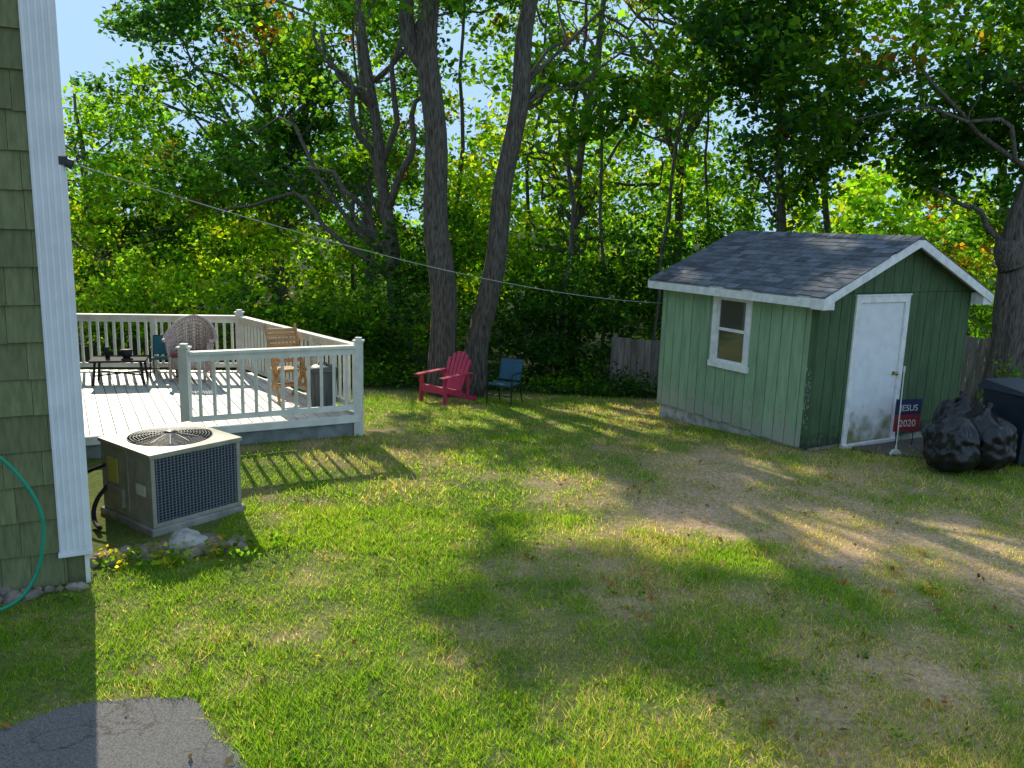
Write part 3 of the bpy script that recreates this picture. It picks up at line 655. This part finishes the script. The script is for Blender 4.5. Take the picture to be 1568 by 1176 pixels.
# ---------------------------------------------------------------- THINGS BY SHED
ge=empty("yard_sign",(5.55,11.45,0),ST-.25); b=Bd(); b.box(-.21,.21,-.01,.01,.22,.46,0); b.box(-.21,.21,-.01,.01,.462,.68,1); b.tube([(-.14,.014,-.05),(-.14,.014,.6)],.006,6,2); b.tube([(.14,.014,-.05),(.14,.014,.6)],.006,6,2)
b.obj("panel",[mat("sign_red",(.30,.03,.04),.5,.1),mat("sign_navy",(.03,.035,.09),.5,.1),dkm],ge)
for tx,z,sz in (("JESUS",.515,.125),("2020",.29,.14)):
    cu=bpy.data.curves.new("lettering",'FONT'); cu.body=tx; cu.size=sz; cu.align_x='CENTER'; cu.extrude=.001
    o=bpy.data.objects.new("lettering",cu); scene.collection.objects.link(o); o.parent=ge; o.location=(0,-.013,z); o.rotation_euler=(math.pi/2,0,0); cu.materials.append(lab2)
be=empty("white_broom",(5.22,10.98,0),.2); b=Bd(); b.tube([(0,0,.12),(.0,.02,1.15)],.008,8); b.hexa([(-.10,-.025,0),(.10,-.025,0),(.10,.025,0),(-.10,.025,0),(-.03,-.02,.07),(.03,-.02,.07),(.03,.02,.07),(-.03,.02,.07)]); b.tube([(0,.0,.06),(0,.002,.13)],.014,8); b.tube([(0,.02,1.13),(0,.022,1.21)],.014,8); b.obj("handle_and_head",lab2,be)
bagm=mat("black_plastic_bag",(.008,.008,.010),.33,.1,8,.3,18,spec=.5)
def bag(loc,r,h,sd):
    bm=bmesh.new(); bmesh.ops.create_icosphere(bm,subdivisions=5,radius=1); b=Bd(); vs=[]
    for v in bm.verts:
        c=v.co.copy(); z=(c.z+1)/2
        prof=1.0 if z<.62 else 1-.62*((z-.62)/.38)**1.8
        rr=math.hypot(c.x,c.y); k=(min(1,(1-(2*z-1)**4))**.5)/(rr+1e-6) if rr>1e-4 else 0
        a=math.atan2(c.y,c.x)
        d=1+.16*mn.noise(c*1.6+Vector((sd,0,0)))+.09*mn.noise(c*4+Vector((0,sd,0)))+.10*abs(mn.noise(Vector((a*4,z*2,sd))))*(.4+z)+.04*abs(mn.noise(c*8+Vector((sd,sd,0))))
        vs.append((c.x*k*r*prof*d,c.y*k*r*prof*d,z*h*(1+.12*mn.noise(c*2+Vector((sd,1,0)))) ))
    b.add(vs,[[q.index for q in f.verts] for f in bm.faces]); bm.free()
    b.tube([(0,0,h*.95),(0.01,0,h*1.0),(.03,.02,h*1.05),(.07,.03,h*1.06)],[.06,.03,.05,.01],8)
    b.obj("black_garbage_bag",bagm,smooth=True,loc=loc)
bag((5.56,10.25,0),.32,.72,3); bag((6.05,10.40,0),.35,.80,9); bag((5.88,10.75,0),.3,.86,15)
te=empty("wheeled_trash_cart",(6.68,10.75,0),math.radians(20)); b=Bd()
b.hexa([(-.25,-.27,.06),(.25,-.27,.06),(.25,.25,.06),(-.25,.25,.06),(-.31,-.34,.96),(.31,-.34,.96),(.31,.34,.96),(-.31,.34,.96)])
b.hexa([(-.34,-.38,.96),(.34,-.38,.96),(.34,.38,.96),(-.34,.38,.96),(-.32,-.35,1.0),(.32,-.35,1.0),(.30,.36,1.08),(-.30,.36,1.08)]); b.box(-.33,.33,-.365,-.34,.88,.95)
b.tube([(-.3,.42,.98),(.3,.42,.98)],.018,8)
for x in (-.29,.25): b.tube([(x,.24,.12),(x+.05,.24,.12)],.12,18)
b.obj("cart_body",mat("navy_plastic",(.018,.026,.04),.5,.1),te,bevel=.012)
# ---------------------------------------------------------------- FENCE
fm=island_var(mat("weathered_fence_wood",(.26,.215,.19),.9,.25,5,.4,30,stretch=(3,3,.4)),.35)
def fence(a,c2,h):
    b=Bd(); a=Vector(a);c2=Vector(c2); L=(c2-a).length; d=(c2-a)/L; n=int(L/.145)
    nn=Vector((-d.y,d.x))
    for i in range(n):
        p=a+d*(i*.145); z=float(gz(p.x,p.y)); hh=h+random.uniform(-.02,.02)
        b.beam((p.x,p.y,z-.1),(p.x,p.y,z+hh),.018,.135,up=(d.x,d.y,0))
        if i%16==0: q=p+nn*.06; b.beam((q.x,q.y,z-.1),(q.x,q.y,z+hh+.08),.09,.09)
    for zz in (.3,h-.25):
        q0=a+nn*.03;q1=c2+nn*.03; b.beam((q0.x,q0.y,float(gz(q0.x,q0.y))+zz),(q1.x,q1.y,float(gz(q1.x,q1.y))+zz),.04,.08)
    b.obj("wooden_fence",fm)
fence((2.2,18.0),(6.5,17.0),1.15); fence((6.5,17.0),(16,14.0),1.45)
# ---------------------------------------------------------------- TREES
g=lambda x,y: float(gz(x,y))-.1
C=cat(clumps((-7.0,24,6.5,4.8,3,3.8),280,[('blue',4),('dark',4),('mid',3),('lime',1.3),('red',.3)],.47,1,zmin=2.8),
      clumps((-3.6,23,8.5,3.4,2.5,4.6),190,[('dark',4),('mid',3),('red',.5),('lime',1.2)],.48,2,zmin=4.5),
      clumps((-7.5,25,14.5,5,3.0,2.2),80,[('dark',3),('mid',3)],.42,3))
tree("maple_tree",[(-2.95,21.5,g(-3,21.5)),(-3.1,21.6,1.6),(-3.35,21.8,3.3),(-3.7,22,5.6),(-4.2,22.5,9)],.21,.08,*C,40,.17,nl=22,start=.3,rl=.065,
  extra=[((-3.1,21.6,1.9),(-5.4,22,4.2),.10,.04,.12),((-3.3,21.8,3.2),(-2.0,22,6.5),.11,.04,.1),((-3.35,21.8,3.3),(-5.0,22,7.5),.10,.04,.1),((-3.0,21.5,1.3),(-7.8,22,3.0),.08,.03,.2),((-3.5,21.9,4.2),(-2.8,22.3,9),.09,.03,.05)])
C=cat(clumps((-12.0,35,7.2,5.4,2.6,5.6),400,[('blue',4),('dark',4),('mid',3),('lime',1.5)],.44,61,zmin=1.5,zmax=12.4,rr=(.5,1.1)),clumps((-6.3,36,7.5,3.6,2.4,5.4),200,[('blue',3),('mid',3),('dark',2),('lime',1.5),('red',.2)],.47,62,zmin=1.5,zmax=12.6,rr=(.5,1.1)))
tree("maple_tree.001",[(-9.5,34,-.7),(-9.6,34,3),(-9.8,34,6),(-10,34,10)],.26,.1,*C,42,.24,nl=30,start=.25,rl=.09,mask=False)
C=cat(clumps((-2.0,16.3,9.6,3.6,2.2,4.2),150,[('mid',4),('lime',3),('dark',2)],.45,5,zmin=6.6),clumps((.6,16.9,6.9,1.8,1.0,1.9),46,[('mid',3),('lime',3)],.42,6))
tree("oak_tree",[(-1.30,16.2,g(-1.2,16.2)),(-1.42,16.2,1.6),(-1.56,16.2,3.6),(-1.70,16.2,5.9),(-1.74,16.2,7.5),(-1.6,16.1,12)],.265,.15,*C,42,.17,nl=8,start=.7,rl=.06,sides=36,lump=.2,extra=[((-1.68,16.2,5.6),(-3.2,16.1,8.4),.16,.09,.02),((-3.2,16.1,8.4),(-3.9,16.1,11),.09,.04,.03)])
C=cat(clumps((1.0,17.3,8.8,3.2,2.0,3.6),170,[('mid',4),('lime',3),('dark',2)],.46,8,zmin=4.8),clumps((1.7,18.2,5.2,2.0,1.2,2.0),70,[('mid',3),('lime',3),('dark',1)],.44,9))
tree("oak_tree.001",[(-.84,16.2,g(-.7,16.2)),(-.54,16.2,1.4),(-.27,16.2,3.4),(.0,16.2,5.4),(.14,16.2,7.2),(.4,16.3,12)],.22,.115,*C,42,.17,nl=10,start=.55,rl=.04,sides=36,lump=.2)
C=cat(clumps((2.6,24.5,6.5,4.2,2.6,4.4),190,[('mid',3),('lime',3),('dark',2),('yel',1)],.53,11,zmin=2),clumps((.6,23,3.6,3.2,2,2.6),140,[('mid',3),('lime',3),('yel',1)],.46,12))
tree("maple_tree.002",[(1.6,22,g(1.6,22)),(1.5,22,3),(1.7,22,6),(2.2,22.3,10)],.13,.05,*C,40,.16,nl=24,start=.3,rl=.06)
C=clumps((5.0,26,8.5,4.0,2.6,4.2),130,[('mid',3),('lime',3),('gold',.3),('org',.2),('dark',1)],.55,13,zmin=3.2)
tree("maple_tree.003",[(4.6,24,g(4.6,24)),(4.5,24,4),(4.9,24,7),(5.4,24.5,11)],.14,.05,*C,38,.16,nl=26,start=.3,rl=.07,extra=[((4.5,24,4.5),(3.2,24,8.2),.09,.04),((4.7,24,5.5),(6.6,24,8.8),.09,.04)])
C=cat(clumps((7.4,17.4,7.0,4.6,2.2,3.1),470,[('dark',5),('blue',2),('mid',5),('lime',1.6),('org',.1)],.40,15,zmin=3.5),clumps((9.5,18.5,9.5,4.2,2.5,3),100,[('dark',3),('mid',3),('lime',1)],.42,16),
      clumps((9.8,17.6,4.2,1.9,1.6,1.4),80,[('dark',4),('mid',3),('org',.3)],.40,17))
tree("oak_tree.002",[(9.15,15.5,g(9.1,15.5)),(9.2,15.5,1.3),(9.15,15.5,2.6),(9.35,15.6,4.0),(9.7,15.7,6.0),(9.9,15.8,10)],.33,.19,*C,42,.17,nl=8,start=.6,rl=.05,subs=2,flare=1.2,lump=.4,sides=36,extra=[((9.15,15.5,2.6),(7.6,15.8,3.8),.07,.02,.1),((9.15,15.45,2.4),(8.9,15.4,2.9),.3,.2,0)])
C=clumps((5.2,19.5,5.6,2.8,1.8,2.7),240,[('dark',4),('mid',4),('lime',2),('red',.15)],.44,18,zmin=2.4)
tree("maple_tree.004",[(6.2,19.4,g(6,19.4)),(6.0,19.4,3),(5.8,19.5,6),(5.8,19.5,9)],.13,.05,*C,42,.16,nl=12,start=.3,rl=.04)
C=cat(clumps((-15.0,28,3.4,4.3,2.6,3.4),230,[('mid',2),('lime',3),('yel',2.5),('gold',.4)],.42,20,zmin=.3),clumps((-11,26,2.9,3,2,1.9),110,[('dark',1),('mid',3),('lime',3),('yel',1)],.42,21))
tree("birch_tree",[(-13.2,27,-.7),(-13.3,27,2),(-13.6,27,4),(-13.8,27,6.5)],.11,.04,*C,42,.17,nl=18,start=.25,rl=.05,mask=False)
b=Bd()
for (x,y,r,h,lx) in ((1.05,19.5,.07,9,.3),(2.2,20.5,.05,9,-.4),(3.6,22,.06,9,.8),(-1.8,23,.08,10,.3),(.2,24,.07,9,.5),(7.6,21,.1,10,.2),(5.0,21,.05,8,-.7),(-4.6,25,.07,8.5,-.2),(11.5,20,.14,10,-.5),(3.0,18.9,.04,6,.5)):
    limb(b,(x,y,-.7),(x+lx,y,h),r,r*.4,10,.03,0,9)
b.obj("slender_tree_trunks",BARK,smooth=True)
def low(name,boxes,pal,n,size,seed,thr=.3,mask=True):
    Cs=[]
    for bx_ in boxes: Cs.append(clumps(bx_[:6],bx_[6],pal,thr,seed,zmin=-.6,shell=.2,rr=(.3,.6))); seed+=1
    c=cat(*Cs); leaves(name,*c,n,size,mask=mask)
low("understory_shrubs",[(-2.6,19.2,.2,2.3,1.0,1.5,120),(0.8,18.9,.3,1.9,1.0,1.9,140),(3.0,20.2,1.0,2.0,1,2.2,120),(-5.2,19.9,.3,2.4,1,1.3,100),(-.6,21,1.5,3.4,1,2.1,150)],[('dark',5),('mid',4),('lime',1.6)],38,.13,60,.34)
low("understory_shrubs.001",[(-8.5,20.8,.5,3.2,1.2,1.5,150),(-12.5,23,.5,4,1.5,1.7,140),(-5,23.5,1.2,4,1.2,2.4,140)],[('mid',3),('lime',4),('yel',2),('dark',1)],38,.135,70,.36,mask=False)
low("understory_shrubs.002",[(5.0,20.5,1.2,3.5,1.2,2.4,140),(9.5,19.0,1.0,4.5,1.2,2.4,190),(13.5,19,1.5,4,2,3.0,100)],[('dark',4),('mid',3),('lime',1.5),('org',.1)],40,.14,80,.34)
low("ground_ivy",[(2.35,17.0,-.45,.9,.5,.35,36),(-3.2,17.7,-.45,1.5,.5,.35,45),(1.0,17.3,-.5,.9,.4,.25,28),(-.9,17.7,-.5,1.5,.5,.35,36)],[('dark',4),('mid',3)],40,.09,90,thr=.1,mask=False)
low("orange_shrub",[(9.0,14.7,.1,.5,.3,.7,14)],[('org',2),('mid',3)],40,.07,95,thr=.1)
Cs=[]
sd=100
for i in range(17):
    x=-34+i*4.3; y=38+6*math.sin(i*2.1)
    hh=random.uniform(2.8,5.0)
    if x<-16: hh*=.6
    Cs.append(clumps((x,y,hh*.75,3.8,2.5,hh),85,[('mid',3),('lime',4),('yel',2)],.42,sd,zmin=-.6,rr=(.5,1.1)))
    Cs.append(clumps((x,y+2,1.0,3.0,1.0,2.4),34,[('mid',4),('lime',3),('dark',2)],.1,sd,zmin=-.6,rr=(.6,1.1))); sd+=1
c=cat(*Cs); leaves("distant_tree_line",*c,36,.30,mask=False)
C=cat(clumps((-8,29,16,7,3.0,4.0),360,[('dark',3),('mid',3)],.30,30,zmin=12,shell=.1,rr=(.5,.9)),clumps((-2.5,26,13.4,5,3,2.8),250,[('dark',3),('mid',3)],.30,33,zmin=11,shell=.1,rr=(.5,.9)),
      clumps((-9,31,20,7,3,3.5),200,[('dark',3),('mid',3)],.30,35,shell=.1,rr=(.5,.9)))
tree("tall_shade_tree",[(-5.0,29,-.7),(-5.1,29,5),(-5.4,29,10),(-5.6,29,17)],.2,.1,*C,32,.31,nl=18,start=.7,rl=.07)  # crown above the frame, added to cast shade on the lawn
